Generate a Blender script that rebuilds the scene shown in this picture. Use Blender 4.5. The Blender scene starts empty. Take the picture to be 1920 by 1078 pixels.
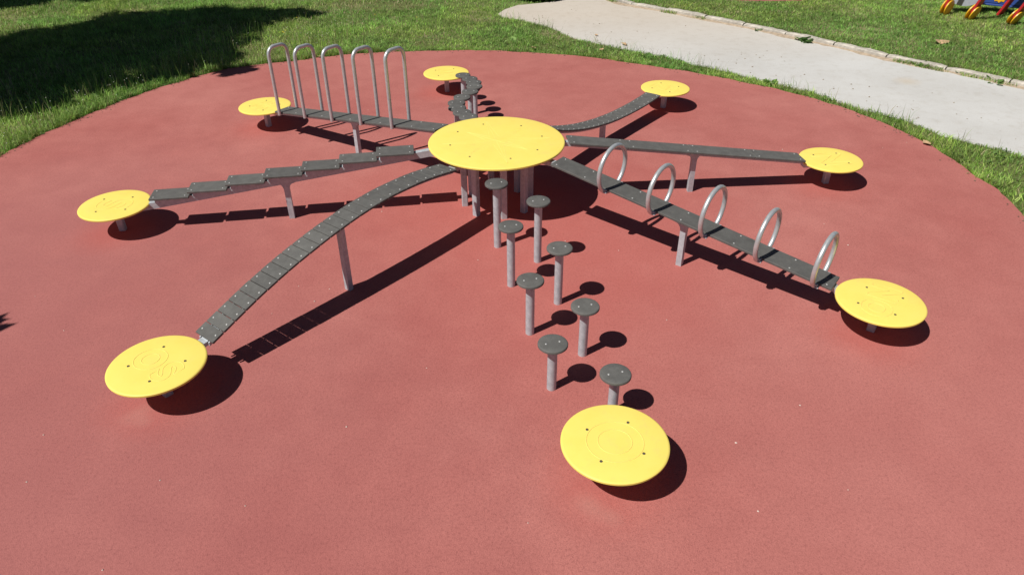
import bpy, bmesh, math, random
import numpy as np
from mathutils import Matrix, Vector

rnd = random.Random(7)
rng = np.random.default_rng(11)
sc = bpy.context.scene
COL = sc.collection
PI = math.pi

# ------------------------------------------------------------------ camera
CAMP = (0.26102, -6.24826, 3.16561)
YAW, PITCH, ROLL, FPX = -0.02058, 0.58556, -0.00705, 1352.556
fw = Vector((math.sin(YAW) * math.cos(PITCH), math.cos(YAW) * math.cos(PITCH), -math.sin(PITCH)))
rt = fw.cross(Vector((0, 0, 1))).normalized()
up = rt.cross(fw)
r2 = rt * math.cos(ROLL) + up * math.sin(ROLL)
u2 = -rt * math.sin(ROLL) + up * math.cos(ROLL)
cam = bpy.data.cameras.new('camera')
cam.sensor_fit = 'HORIZONTAL'
cam.sensor_width = 36.0
cam.lens = FPX / 1920.0 * 36.0
cam.clip_end = 2000
cam.clip_start = 0.05
camo = bpy.data.objects.new('camera', cam)
COL.objects.link(camo)
M = Matrix.Identity(4)
for i in range(3):
    M[i][0] = r2[i]; M[i][1] = u2[i]; M[i][2] = -fw[i]; M[i][3] = CAMP[i]
camo.matrix_world = M
sc.camera = camo

# ------------------------------------------------------------------ sky and sun
SX, SY = 0.578, 0.4286                      # shadow offset per metre of height
SUN_EL = math.atan2(1.0, math.hypot(SX, SY))
to_sun = Vector((-SX, -SY, 1.0)).normalized()
world = bpy.data.worlds.new('World'); sc.world = world
world.use_nodes = True
wn = world.node_tree.nodes; wl = world.node_tree.links
sky = wn.new('ShaderNodeTexSky'); sky.sky_type = 'NISHITA'; sky.sun_disc = False
sky.sun_elevation = SUN_EL
sky.air_density = 0.38; sky.dust_density = 0.4; sky.ozone_density = 1.0
sky.sun_rotation = math.atan2(to_sun.x, to_sun.y)
wl.new(sky.outputs[0], wn['Background'].inputs[0])
wn['Background'].inputs[1].default_value = 0.05
sun = bpy.data.lights.new('sun', 'SUN'); sun.energy = 5.0; sun.angle = math.radians(0.53)
sun.color = (1.0, 0.96, 0.90)
suno = bpy.data.objects.new('sun', sun); COL.objects.link(suno)
suno.rotation_euler = to_sun.to_track_quat('Z', 'Y').to_euler()
suno.location = (-12, -9, 20)
sc.view_settings.view_transform = 'Standard'
sc.view_settings.look = 'None'
sc.view_settings.gamma = 1.0
sc.view_settings.use_curve_mapping = False
sc.view_settings.exposure = 0.0
sc.cycles.max_bounces = 6

# ------------------------------------------------------------------ materials
def nodes(name):
    m = bpy.data.materials.new(name); m.use_nodes = True
    nt = m.node_tree
    return m, nt, nt.nodes['Principled BSDF']

def nd(nt, typ, **kw):
    n = nt.nodes.new(typ)
    for k, v in kw.items():
        if k in n.inputs: n.inputs[k].default_value = v
        else: setattr(n, k, v)
    return n

def noise(nt, scale, detail=4, rough=0.55, vec=None):
    n = nd(nt, 'ShaderNodeTexNoise'); n.inputs['Scale'].default_value = scale
    n.inputs['Detail'].default_value = detail; n.inputs['Roughness'].default_value = rough
    if vec is not None: nt.links.new(vec, n.inputs['Vector'])
    return n

def ramp(nt, src, stops):
    r = nd(nt, 'ShaderNodeValToRGB')
    while len(r.color_ramp.elements) < len(stops): r.color_ramp.elements.new(0.5)
    for e, (p, c) in zip(r.color_ramp.elements, stops):
        e.position = p; e.color = (*c, 1) if len(c) == 3 else c
    nt.links.new(src, r.inputs[0])
    return r

def mix(nt, a, b, fac, blend='MIX'):
    m = nd(nt, 'ShaderNodeMix'); m.data_type = 'RGBA'; m.blend_type = blend
    for s, v in ((6, a), (7, b), (0, fac)):
        if hasattr(v, 'is_output'): nt.links.new(v, m.inputs[s])
        elif s == 0: m.inputs[0].default_value = v
        else: m.inputs[s].default_value = (*v, 1)
    return m.outputs[2]

def bump(nt, bsdf, h, strength, dist):
    b = nd(nt, 'ShaderNodeBump'); b.inputs['Strength'].default_value = strength
    b.inputs['Distance'].default_value = dist
    nt.links.new(h, b.inputs['Height']); nt.links.new(b.outputs[0], bsdf.inputs['Normal'])

def objcoord(nt):
    return nd(nt, 'ShaderNodeTexCoord').outputs['Object']

def simple(name, col, rough=0.5, metal=0.0, var=0.12, scale=25, bmp=0.0, bscale=200, spec=0.5):
    m, nt, b = nodes(name)
    v = objcoord(nt)
    n = noise(nt, scale, 5, 0.6, v)
    lo = tuple(c * (1 - var) for c in col); hi = tuple(min(1, c * (1 + var)) for c in col)
    r = ramp(nt, n.outputs[0], [(0.3, lo), (0.7, hi)])
    nt.links.new(r.outputs[0], b.inputs['Base Color'])
    b.inputs['Roughness'].default_value = rough; b.inputs['Metallic'].default_value = metal
    b.inputs['Specular IOR Level'].default_value = spec
    if bmp:
        n2 = noise(nt, bscale, 3, 0.6, v); bump(nt, b, n2.outputs[0], bmp, 0.002)
    return m

MAT = {}
def rubber_material(name):
    m, nt, b = nodes(name)
    v = objcoord(nt)
    big = noise(nt, 0.55, 4, 0.6, v); mid = noise(nt, 3.0, 6, 0.65, v); fine = noise(nt, 160, 3, 0.75, v)
    vor = nd(nt, 'ShaderNodeTexVoronoi'); vor.inputs['Scale'].default_value = 190
    nt.links.new(v, vor.inputs['Vector'])
    c = ramp(nt, big.outputs[0], [(0.32, RUB[0]), (0.70, RUB[1])]).outputs[0]
    c2 = ramp(nt, mid.outputs[0], [(0.30, (0.91, 0.87, 0.87)), (0.72, (1.06, 1.08, 1.08))]).outputs[0]
    c = mix(nt, c, c2, 1.0, 'MULTIPLY')
    g = ramp(nt, vor.outputs['Color'], [(0.0, (0.55, 0.50, 0.52)), (0.35, (1.0, 1.0, 1.0)), (1.0, (1.16, 1.2, 1.2))]).outputs[0]
    c = mix(nt, c, g, 0.55, 'MULTIPLY')
    g2 = ramp(nt, fine.outputs[0], [(0.30, (0.72, 0.70, 0.72)), (0.62, (1.08, 1.08, 1.08))]).outputs[0]
    c = mix(nt, c, g2, 0.6, 'MULTIPLY')
    gr = noise(nt, 55, 4, 0.8, v)
    g3 = ramp(nt, gr.outputs[0], [(0.28, (0.66, 0.62, 0.64)), (0.47, (1.0, 1.0, 1.0)), (0.72, (1.14, 1.16, 1.16))]).outputs[0]
    c = mix(nt, c, g3, 0.75, 'MULTIPLY')
    # ground kept cleaner and redder close to each platform post; pale scuffs where feet land
    if name == 'rubber_red':
        sep = nd(nt, 'ShaderNodeSeparateXYZ'); nt.links.new(v, sep.inputs[0])
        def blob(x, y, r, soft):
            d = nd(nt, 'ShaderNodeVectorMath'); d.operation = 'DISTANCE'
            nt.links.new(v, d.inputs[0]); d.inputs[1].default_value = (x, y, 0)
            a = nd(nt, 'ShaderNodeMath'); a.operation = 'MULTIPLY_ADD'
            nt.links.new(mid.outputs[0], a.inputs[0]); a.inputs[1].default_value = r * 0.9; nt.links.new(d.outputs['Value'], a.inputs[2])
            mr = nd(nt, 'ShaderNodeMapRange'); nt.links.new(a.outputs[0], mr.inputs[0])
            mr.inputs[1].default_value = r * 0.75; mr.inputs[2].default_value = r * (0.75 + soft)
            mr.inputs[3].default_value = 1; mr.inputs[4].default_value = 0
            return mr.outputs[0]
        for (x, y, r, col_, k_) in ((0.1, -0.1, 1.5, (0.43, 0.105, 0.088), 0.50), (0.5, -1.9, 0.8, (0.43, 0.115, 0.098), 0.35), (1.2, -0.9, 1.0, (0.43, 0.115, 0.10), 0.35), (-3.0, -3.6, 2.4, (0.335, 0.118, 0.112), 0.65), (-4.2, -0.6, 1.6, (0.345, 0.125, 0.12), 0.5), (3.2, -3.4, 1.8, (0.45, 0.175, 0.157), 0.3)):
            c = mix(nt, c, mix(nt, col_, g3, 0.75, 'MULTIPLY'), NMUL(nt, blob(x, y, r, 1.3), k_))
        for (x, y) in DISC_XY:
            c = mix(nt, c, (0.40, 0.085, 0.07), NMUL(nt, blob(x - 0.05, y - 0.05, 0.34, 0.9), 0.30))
        for (x, y, r) in SCUFFS:
            c = mix(nt, c, (0.50, 0.36, 0.30), NMUL(nt, blob(x, y, r, 1.6), 0.11))
    nt.links.new(c, b.inputs['Base Color'])
    b.inputs['Roughness'].default_value = 0.92
    b.inputs['Specular IOR Level'].default_value = 0.25
    h = nd(nt, 'ShaderNodeMath'); h.operation = 'ADD'
    nt.links.new(vor.outputs['Distance'], h.inputs[0]); nt.links.new(fine.outputs[0], h.inputs[1])
    bump(nt, b, h.outputs[0], 0.35, 0.004)
    return m

def NMUL(nt, s, k):
    a = nd(nt, 'ShaderNodeMath'); a.operation = 'MULTIPLY'
    nt.links.new(s, a.inputs[0]); a.inputs[1].default_value = k
    return a.outputs[0]

RUB = ((0.390, 0.124, 0.108), (0.450, 0.168, 0.145))
# fitted plan positions: O, SO, S, SE, E, NE, N, NO
DISC_XY = [(0.76412, -3.39127), (-2.06182, -2.7491), (-3.3865, -0.55379), (-2.82339, 2.01508),
           (-0.78985, 3.2905), (2.00972, 2.66611), (3.29253, 0.46392), (2.77793, -2.00984)]
SCUFFS = [(0.60, -3.60, 0.05), (0.66, -3.655, 0.05), (0.74, -3.70, 0.04), (-2.20, -2.97, 0.05), (-2.11, -3.0, 0.04), (-2.15, -2.9, 0.05)]

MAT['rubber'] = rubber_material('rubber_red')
MAT['rubber_far'] = rubber_material('rubber_red_far')

def yellow_mat():
    m, nt, b = nodes('yellow_hdpe')
    v = objcoord(nt)
    n = noise(nt, 6, 5, 0.6, v); n2 = noise(nt, 220, 2, 0.6, v)
    c = ramp(nt, n.outputs[0], [(0.28, (0.85, 0.675, 0.135)), (0.5, (0.87, 0.70, 0.150)), (0.75, (0.88, 0.71, 0.162))])
    oi = nd(nt, 'ShaderNodeObjectInfo'); ad = nd(nt, 'ShaderNodeVectorMath'); ad.operation = 'ADD'
    nt.links.new(v, ad.inputs[0]); nt.links.new(oi.outputs['Location'], ad.inputs[1])
    sm = noise(nt, 9, 6, 0.75, ad.outputs[0]); sc2 = noise(nt, 70, 4, 0.8, ad.outputs[0])
    f1 = ramp(nt, sm.outputs[0], [(0.55, (0, 0, 0)), (0.75, (0.30, 0.30, 0.30))]).outputs[0]
    cc = mix(nt, c.outputs[0], (0.66, 0.52, 0.20), f1)
    f2 = ramp(nt, sc2.outputs[0], [(0.64, (0, 0, 0)), (0.74, (0.35, 0.35, 0.35))]).outputs[0]
    cc = mix(nt, cc, (0.50, 0.38, 0.13), f2)
    nt.links.new(cc, b.inputs['Base Color'])
    b.inputs['Roughness'].default_value = 0.55
    b.inputs['Specular IOR Level'].default_value = 0.35
    bump(nt, b, n2.outputs[0], 0.12, 0.001)
    return m
MAT['yellow'] = yellow_mat()
MAT['groove'] = simple('yellow_worn_moulding', (0.87, 0.70, 0.17), 0.6, 0, 0.04, 40)

def deck_mat():
    m, nt, b = nodes('grey_deck_laminate')
    v = objcoord(nt)
    oi = nd(nt, 'ShaderNodeObjectInfo')
    add = nd(nt, 'ShaderNodeVectorMath'); add.operation = 'ADD'
    sca = nd(nt, 'ShaderNodeVectorMath'); sca.operation = 'SCALE'
    nt.links.new(oi.outputs['Location'], sca.inputs[0]); sca.inputs['Scale'].default_value = 3.1
    nt.links.new(v, add.inputs[0]); nt.links.new(sca.outputs[0], add.inputs[1])
    n = noise(nt, 14, 6, 0.65, add.outputs[0]); f = noise(nt, 260, 3, 0.7, add.outputs[0])
    c = ramp(nt, n.outputs[0], [(0.28, (0.092, 0.090, 0.085)), (0.52, (0.115, 0.114, 0.108)), (0.78, (0.145, 0.143, 0.134))]).outputs[0]
    g = ramp(nt, f.outputs[0], [(0.3, (0.72, 0.72, 0.72)), (0.65, (1.12, 1.12, 1.12))]).outputs[0]
    c = mix(nt, c, g, 0.8, 'MULTIPLY')
    var = ramp(nt, oi.outputs['Random'], [(0, (0.90, 0.90, 0.90)), (1, (1.10, 1.10, 1.09))]).outputs[0]
    c = mix(nt, c, var, 1.0, 'MULTIPLY')
    nt.links.new(c, b.inputs['Base Color'])
    b.inputs['Roughness'].default_value = 0.7
    b.inputs['Specular IOR Level'].default_value = 0.35
    bump(nt, b, f.outputs[0], 0.3, 0.002)
    return m
MAT['deck'] = deck_mat()

def galv():
    m, nt, b = nodes('galvanised_steel')
    v = objcoord(nt)
    n = noise(nt, 30, 4, 0.6, v)
    vo = nd(nt, 'ShaderNodeTexVoronoi'); vo.inputs['Scale'].default_value = 60; nt.links.new(v, vo.inputs['Vector'])
    c = ramp(nt, n.outputs[0], [(0.3, (0.40, 0.435, 0.465)), (0.7, (0.52, 0.565, 0.60))]).outputs[0]
    g = ramp(nt, vo.outputs['Color'], [(0, (0.9, 0.9, 0.9)), (1, (1.06, 1.06, 1.06))]).outputs[0]
    c = mix(nt, c, g, 1.0, 'MULTIPLY')
    nt.links.new(c, b.inputs['Base Color'])
    b.inputs['Metallic'].default_value = 0.2; b.inputs['Roughness'].default_value = 0.5
    return m
MAT['galv'] = galv()
MAT['tube'] = simple('brushed_steel_tube', (0.56, 0.585, 0.60), 0.36, 0.5, 0.12, 40)
MAT['bolt'] = simple('steel_bolt_head', (0.45, 0.45, 0.44), 0.45, 0.3, 0.05, 40)
MAT['bolt_dark'] = simple('dark_socket_bolt', (0.17, 0.155, 0.11), 0.5, 0.5, 0.1, 40)

# ------------------------------------------------------------------ object helpers
def link(name, bm, mat, parent=None, smooth=False, auto=None):
    me = bpy.data.meshes.new(name)
    bmesh.ops.recalc_face_normals(bm, faces=bm.faces[:])
    bm.to_mesh(me); bm.free()
    if smooth:
        me.polygons.foreach_set('use_smooth', [True] * len(me.polygons))
        if auto is not None:
            me.set_sharp_from_angle(angle=math.radians(auto))
    me.materials.append(MAT[mat] if isinstance(mat, str) else mat)
    return put(name, me, parent)

def put(name, me, parent=None, loc=None, rot=None, mtx=None):
    o = bpy.data.objects.new(name, me); COL.objects.link(o)
    if parent is not None: o.parent = parent
    if mtx is not None: o.matrix_local = mtx
    else:
        if loc is not None: o.location = loc
        if rot is not None: o.rotation_euler = rot
    return o

def mesh_of(name, bm, mat, smooth=False, auto=30):
    me = bpy.data.meshes.new(name)
    bmesh.ops.recalc_face_normals(bm, faces=bm.faces[:])
    bm.to_mesh(me); bm.free()
    if smooth:
        me.polygons.foreach_set('use_smooth', [True] * len(me.polygons))
        me.set_sharp_from_angle(angle=math.radians(auto))
    me.materials.append(MAT[mat])
    return me

def thing(name, label, cat, loc=(0, 0, 0), rotz=0.0, group=None):
    o = bpy.data.objects.new(name, None); COL.objects.link(o)
    o.empty_display_size = 0.1
    o.location = loc; o.rotation_euler = (0, 0, rotz)
    tag(o, label, cat, group); return o

def tag(o, label, cat, group=None):
    o['label'] = label; o['category'] = cat
    if group: o['group'] = group
    return o

def struct(o): o['kind'] = 'structure'; return o

def copy_tree(o, parent=None):
    c = o.copy(); COL.objects.link(c)
    c.parent = parent
    for ch in list(o.children): copy_tree(ch, c)
    return c

def box(bm, lo, hi, bev=0.0, mtx=None):
    vs = [bm.verts.new((x, y, z)) for x in (lo[0], hi[0]) for y in (lo[1], hi[1]) for z in (lo[2], hi[2])]
    F = [(0, 1, 3, 2), (4, 6, 7, 5), (0, 4, 5, 1), (2, 3, 7, 6), (0, 2, 6, 4), (1, 5, 7, 3)]
    fs = [bm.faces.new([vs[i] for i in f]) for f in F]
    es = list({e for f in fs for e in f.edges})
    if bev:
        r = bmesh.ops.bevel(bm, geom=es, offset=bev, segments=1, affect='EDGES')
        vs = list({v for f in r['faces'] for v in f.verts} | {v for v in vs if v.is_valid})
    if mtx is not None:
        bmesh.ops.transform(bm, matrix=mtx, verts=[v for v in vs if v.is_valid])

def lathe(bm, prof, seg=48, cx=0, cy=0):
    rings = []
    for (r, z) in prof:
        if r < 1e-6: rings.append([bm.verts.new((cx, cy, z))])
        else: rings.append([bm.verts.new((cx + r * math.cos(2 * PI * i / seg), cy + r * math.sin(2 * PI * i / seg), z)) for i in range(seg)])
    for a, b in zip(rings, rings[1:]):
        for i in range(seg):
            j = (i + 1) % seg
            if len(a) == 1 and len(b) == 1: continue
            if len(a) == 1: bm.faces.new((a[0], b[i], b[j]))
            elif len(b) == 1: bm.faces.new((a[i], a[j], b[0]))
            else: bm.faces.new((a[i], a[j], b[j], b[i]))

def tube(bm, pts, r, seg=12, closed=False):
    pts = [Vector(p) for p in pts]; n = len(pts)
    rings = []; prev = None
    for i, p in enumerate(pts):
        if closed: t = (pts[(i + 1) % n] - pts[i - 1]).normalized()
        else: t = (pts[min(i + 1, n - 1)] - pts[max(i - 1, 0)]).normalized()
        if prev is None:
            a = Vector((0, 0, 1)) if abs(t.z) < 0.9 else Vector((1, 0, 0))
            nrm = t.cross(a).normalized()
        else:
            nrm = (prev - t * prev.dot(t)).normalized()
        prev = nrm; bn = t.cross(nrm)
        rr = r[i] if isinstance(r, (list, tuple)) else r
        rings.append([bm.verts.new(p + (nrm * math.cos(2 * PI * k / seg) + bn * math.sin(2 * PI * k / seg)) * rr) for k in range(seg)])
    m = n if closed else n - 1
    for i in range(m):
        A, B = rings[i], rings[(i + 1) % n]
        for k in range(seg):
            bm.faces.new((A[k], A[(k + 1) % seg], B[(k + 1) % seg], B[k]))
    if not closed:
        bm.faces.new(rings[0][::-1]); bm.faces.new(rings[-1])

def sweep(bm, rz, y0, y1, d0, d1):
    """flat bar following profile points (r,z); lateral y0..y1, from d0 to d1 below the profile"""
    rows = []
    for (r, z) in rz:
        rows.append([bm.verts.new((r, y0, z - d0)), bm.verts.new((r, y1, z - d0)), bm.verts.new((r, y1, z - d1)), bm.verts.new((r, y0, z - d1))])
    for A, B in zip(rows, rows[1:]):
        for k in range(4): bm.faces.new((A[k], A[(k + 1) % 4], B[(k + 1) % 4], B[k]))
    bm.faces.new(rows[0][::-1]); bm.faces.new(rows[-1])

def prism(bm, poly, z0, z1):
    a = [bm.verts.new((x, y, z0)) for x, y in poly]; b = [bm.verts.new((x, y, z1)) for x, y in poly]
    n = len(poly)
    for i in range(n): bm.faces.new((a[i], a[(i + 1) % n], b[(i + 1) % n], b[i]))
    bm.faces.new(b); bm.faces.new(a[::-1])

def smoothline(pts, step=0.15):
    """Catmull-Rom through the points, resampled"""
    P = [np.array(p, float) for p in pts]
    P = [2 * P[0] - P[1]] + P + [2 * P[-1] - P[-2]]
    out = []
    for i in range(1, len(P) - 2):
        a, b, c, d = P[i - 1:i + 3]
        m = max(1, int(np.linalg.norm(c - b) / step))
        for k in range(m):
            t = k / m
            out.append(0.5 * ((2 * b) + (c - a) * t + (2 * a - 5 * b + 4 * c - d) * t * t + (3 * b - a - 3 * c + d) * t ** 3))
    out.append(P[-2])
    return np.array(out)

def inside(poly, X, Y):
    poly = np.asarray(poly); res = np.zeros(X.shape, bool); j = len(poly) - 1
    for i in range(len(poly)):
        xi, yi = poly[i]; xj, yj = poly[j]
        c = ((yi > Y) != (yj > Y)) & (X < (xj - xi) * (Y - yi) / (yj - yi + 1e-12) + xi)
        res ^= c; j = i
    return res

# ------------------------------------------------------------------ setting
# traced outline of the red rubber (seen part) closed by a circle behind the camera
seen = [(-5.54, 1.1), (-5.39, 1.9), (-5.08, 2.8), (-4.63, 3.68), (-4.11, 4.30), (-3.19, 4.75), (-2.59, 5.01), (-1.63, 5.22), (-0.45, 5.26),
        (0.38, 5.14), (1.25, 4.88), (1.96, 4.52), (2.67, 4.12), (3.32, 3.66), (3.89, 3.13), (4.36, 2.54), (4.68, 1.80), (4.85, 1.11), (4.92, 0.38), (4.87, -0.26)]
arc = []
a0, a1 = math.atan2(-0.26 + 0.06, 4.87 + 0.51), math.atan2(1.1 + 0.06, -5.54 + 0.51) - 2 * PI
for k in range(1, 16):
    a = a0 + (a1 - a0) * k / 16
    rr = 5.4
    arc.append((-0.51 + rr * math.cos(a), -0.06 + rr * math.sin(a)))
loop = seen + arc
ring = smoothline(loop + [loop[0]], 0.08)[:-1]
nrm = ring - np.array([-0.51, -0.06]); nrm /= np.linalg.norm(nrm, axis=1)[:, None]
jit = np.array([0.012 * math.sin(i * 0.31) + 0.010 * math.sin(i * 0.9) + 0.012 * rnd.uniform(-1, 1) for i in range(len(ring))])
RUBBER = ring + nrm * jit[:, None]
bm = bmesh.new(); prism(bm, [tuple(p) for p in RUBBER], -0.05, 0.0)
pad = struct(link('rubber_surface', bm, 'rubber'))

def ground_mat():
    m, nt, b = nodes('soil_and_turf')
    v = objcoord(nt)
    n = noise(nt, 0.9, 6, 0.65, v); f = noise(nt, 40, 5, 0.7, v)
    c = ramp(nt, n.outputs[0], [(0.30, (0.115, 0.165, 0.048)), (0.55, (0.165, 0.195, 0.075)), (0.70, (0.36, 0.31, 0.20))]).outputs[0]
    g = ramp(nt, f.outputs[0], [(0.3, (0.55, 0.55, 0.5)), (0.7, (1.25, 1.2, 1.15))]).outputs[0]
    c = mix(nt, c, g, 1.0, 'MULTIPLY')
    nt.links.new(c, b.inputs['Base Color']); b.inputs['Roughness'].default_value = 0.95
    b.inputs['Specular IOR Level'].default_value = 0.1
    bump(nt, b, f.outputs[0], 0.8, 0.03)
    return m
MAT['ground'] = ground_mat()
GZ = -0.03
bm = bmesh.new()
S = 400
vs = [bm.verts.new((x, y, GZ)) for x, y in ((-S, -S), (S, -S), (S, S), (-S, S))]
bm.faces.new(vs)
struct(link('ground', bm, 'ground'))

def path_mat():
    m, nt, b = nodes('pale_concrete_path')
    v = objcoord(nt)
    n = noise(nt, 0.7, 5, 0.6, v); f = noise(nt, 90, 4, 0.75, v); s = noise(nt, 7, 5, 0.7, v)
    c = ramp(nt, n.outputs[0], [(0.3, (0.515, 0.510, 0.490)), (0.65, (0.585, 0.585, 0.570))]).outputs[0]
    # sandy dust towards the far end of the path
    sep = nd(nt, 'ShaderNodeSeparateXYZ'); nt.links.new(v, sep.inputs[0])
    mr = nd(nt, 'ShaderNodeMapRange'); nt.links.new(sep.outputs['Y'], mr.inputs[0])
    mr.inputs[1].default_value = 4.6; mr.inputs[2].default_value = 7.6
    mr.inputs[3].default_value = 0.0; mr.inputs[4].default_value = 0.65
    c = mix(nt, c, (0.55, 0.47, 0.375), mr.outputs[0])
    dd = nd(nt, 'ShaderNodeVectorMath'); dd.operation = 'DISTANCE'; nt.links.new(v, dd.inputs[0]); dd.inputs[1].default_value = (5.55, 3.75, 0)
    ms = nd(nt, 'ShaderNodeMapRange'); nt.links.new(dd.outputs['Value'], ms.inputs[0])
    ms.inputs[1].default_value = 0.02; ms.inputs[2].default_value = 0.22; ms.inputs[3].default_value = 0.45; ms.inputs[4].default_value = 0.0
    c = mix(nt, c, (0.52, 0.42, 0.29), ms.outputs[0])
    g = ramp(nt, f.outputs[0], [(0.28, (0.78, 0.77, 0.75)), (0.6, (1.04, 1.04, 1.04))]).outputs[0]
    c = mix(nt, c, g, 0.8, 'MULTIPLY')
    st = ramp(nt, s.outputs[0], [(0.25, (0.84, 0.81, 0.77)), (0.5, (1, 1, 1))]).outputs[0]
    c = mix(nt, c, st, 0.7, 'MULTIPLY')
    nt.links.new(c, b.inputs['Base Color']); b.inputs['Roughness'].default_value = 0.9
    b.inputs['Specular IOR Level'].default_value = 0.2
    bump(nt, b, f.outputs[0], 0.4, 0.004)
    return m
MAT['path'] = path_mat()
near = [(-0.20, 7.50), (0.49, 7.02), (1.18, 5.98), (2.04, 5.24), (2.48, 4.90), (3.06, 4.32), (3.46, 3.94), (4.03, 3.36), (4.42, 2.84), (4.90, 2.18),
        (5.22, 1.68), (5.70, 1.20), (7.2, -0.1), (9.4, -2.4), (13.0, -6.0)]
kerb_line = [(1.2, 10.6), (1.75, 9.3), (2.17, 8.50), (3.32, 7.45), (4.43, 6.32), (5.14, 5.50), (5.88, 4.62), (6.60, 3.90), (7.02, 3.43), (8.3, 1.9), (10.2, -0.3), (14.0, -4.4)]
nearL = smoothline(near, 0.12)
kerbL = smoothline(kerb_line, 0.12)
nj = np.array([rnd.uniform(-0.03, 0.03) + 0.02 * math.sin(i * 0.7) for i in range(len(nearL))])
nearL = nearL + np.stack([nj * 0.7, nj * 0.7], 1)
PATH = [tuple(p) for p in nearL] + [tuple(p) for p in kerbL[::-1]] + [(1.05, 10.4), (1.02, 9.3), (0.95, 8.86), (0.60, 8.64), (0.10, 8.44), (-0.13, 8.1), (-0.25, 7.75)]
bm = bmesh.new(); prism(bm, PATH, -0.05, -0.012)
struct(link('path', bm, 'path'))

# raised lawn behind the kerb
LZ = 0.045
bm = bmesh.new()
far_lawn_edge = smoothline([(x + 0.085, y + 0.085) for x, y in kerb_line], 0.12)
LAWN2 = [tuple(p) for p in far_lawn_edge] + [(60, -40), (60, 60), (1.4, 60)]
prism(bm, LAWN2, -0.05, LZ)
struct(link('lawn', bm, 'ground'))

# kerb of separate stones
MAT['kerb'] = simple('weathered_kerb_stone', (0.45, 0.415, 0.36), 0.9, 0, 0.30, 11, 0.6, 60, 0.2)
kerb = struct(bpy.data.objects.new('kerb', None)); COL.objects.link(kerb)
cum = np.concatenate([[0], np.cumsum(np.linalg.norm(np.diff(kerbL, axis=0), axis=1))])
s = 0.05; kstones = []
while s < cum[-1] - 1.0:
    L = rnd.uniform(0.74, 0.86)
    pa = np.array([np.interp(s, cum, kerbL[:, i]) for i in (0, 1)]); pb = np.array([np.interp(s + L, cum, kerbL[:, i]) for i in (0, 1)])
    kstones.append((pa, pb)); s += L + 0.018
for pa, pb in kstones:
    d = pb - pa; L = np.linalg.norm(d); a = math.atan2(d[1], d[0])
    bm = bmesh.new(); w = 0.11
    ns = 8
    rows = []
    for i in range(ns + 1):
        x = L * i / ns
        j = [rnd.uniform(-0.006, 0.006) for _ in range(6)]
        e = 0.012 if i in (0, ns) else 0
        rows.append([bm.verts.new((x, 0.0 + j[0], -0.05)), bm.verts.new((x, 0.0 + j[1], 0.036 - e + j[2])), bm.verts.new((x, 0.018, 0.052 - e + j[3])),
                     bm.verts.new((x, w - 0.015, 0.054 - e + j[4])), bm.verts.new((x, w, 0.040 - e)), bm.verts.new((x, w, -0.05))])
    for A, B in zip(rows, rows[1:]):
        for k in range(6): bm.faces.new((A[k], A[(k + 1) % 6], B[(k + 1) % 6], B[k]))
    bm.faces.new(rows[0][::-1]); bm.faces.new(rows[-1])
    o = link('kerb_stone', bm, 'kerb', kerb)
    o.location = (pa[0], pa[1], rnd.uniform(-0.01, 0.004)); o.rotation_euler = (rnd.uniform(-0.03, 0.03), 0, a)

MAT['soil'] = simple('sandy_soil', (0.40, 0.32, 0.235), 0.95, 0, 0.3, 14, 0.6, 80, 0.1)
bm = bmesh.new()
prev = None
for i in range(len(kerbL)):
    p = kerbL[i]; tdir = kerbL[min(i + 1, len(kerbL) - 1)] - kerbL[max(i - 1, 0)]; tdir /= np.linalg.norm(tdir)
    nn = np.array([tdir[1], -tdir[0]]) if tdir[1] < 0 else -np.array([tdir[1], -tdir[0]])
    nn = nn if nn[0] + nn[1] < 0 else -nn
    w = 0.05 + 0.05 * rnd.random() + 0.03 * math.sin(i * 0.45)
    row = [bm.verts.new((p[0] - nn[0] * 0.01, p[1] - nn[1] * 0.01, 0.004)), bm.verts.new((p[0] + nn[0] * w * 0.5, p[1] + nn[1] * w * 0.5, -0.003)), bm.verts.new((p[0] + nn[0] * w, p[1] + nn[1] * w, -0.0118))]
    if prev:
        for k in range(2): bm.faces.new((prev[k], prev[k + 1], row[k + 1], row[k]))
    prev = row
struct(link('soil_strip', bm, 'soil'))

# second rubber area across the path
bm = bmesh.new()
far_c = (5.05, 10.75); RFAR = 2.32
prism(bm, [(far_c[0] + (RFAR + 0.03 * math.sin(5 * t)) * math.cos(t), far_c[1] + (RFAR + 0.03 * math.sin(5 * t)) * math.sin(t)) for t in np.linspace(0, 2 * PI, 60, endpoint=False)], 0.0, LZ + 0.012)
struct(link('rubber_patch', bm, 'rubber_far'))

# ------------------------------------------------------------------ playground compass
H_OUT, RC, H_C, RD = 0.2557, 0.625, 0.6334, 0.30

bm = bmesh.new(); lathe(bm, [(0.0, 0.0032), (0.0038, 0.003), (0.0065, 0.0018), (0.0075, 0.0), (0.0075, -0.004)], 8)
BOLT = mesh_of('bolt', bm, 'bolt', True, 50)
bm = bmesh.new(); lathe(bm, [(0.0, 0.0005), (0.006, 0.0005), (0.0055, 0.003), (0.0085, 0.0025), (0.0092, -0.003)], 8)
BOLTD = mesh_of('bolt', bm, 'bolt_dark', True, 50)

def disc_mesh(r, t, seg):
    bm = bmesh.new()
    lathe(bm, [(0, 0), (r * 0.5, 0), (r - 0.012, 0), (r - 0.004, -0.0018), (r, -0.006), (r, -t + 0.004), (r - 0.003, -t), (r * 0.5, -t), (0, -t)], seg)
    return mesh_of('disc', bm, 'yellow', True, 35)
DISC = disc_mesh(RD, 0.020, 96)

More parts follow.
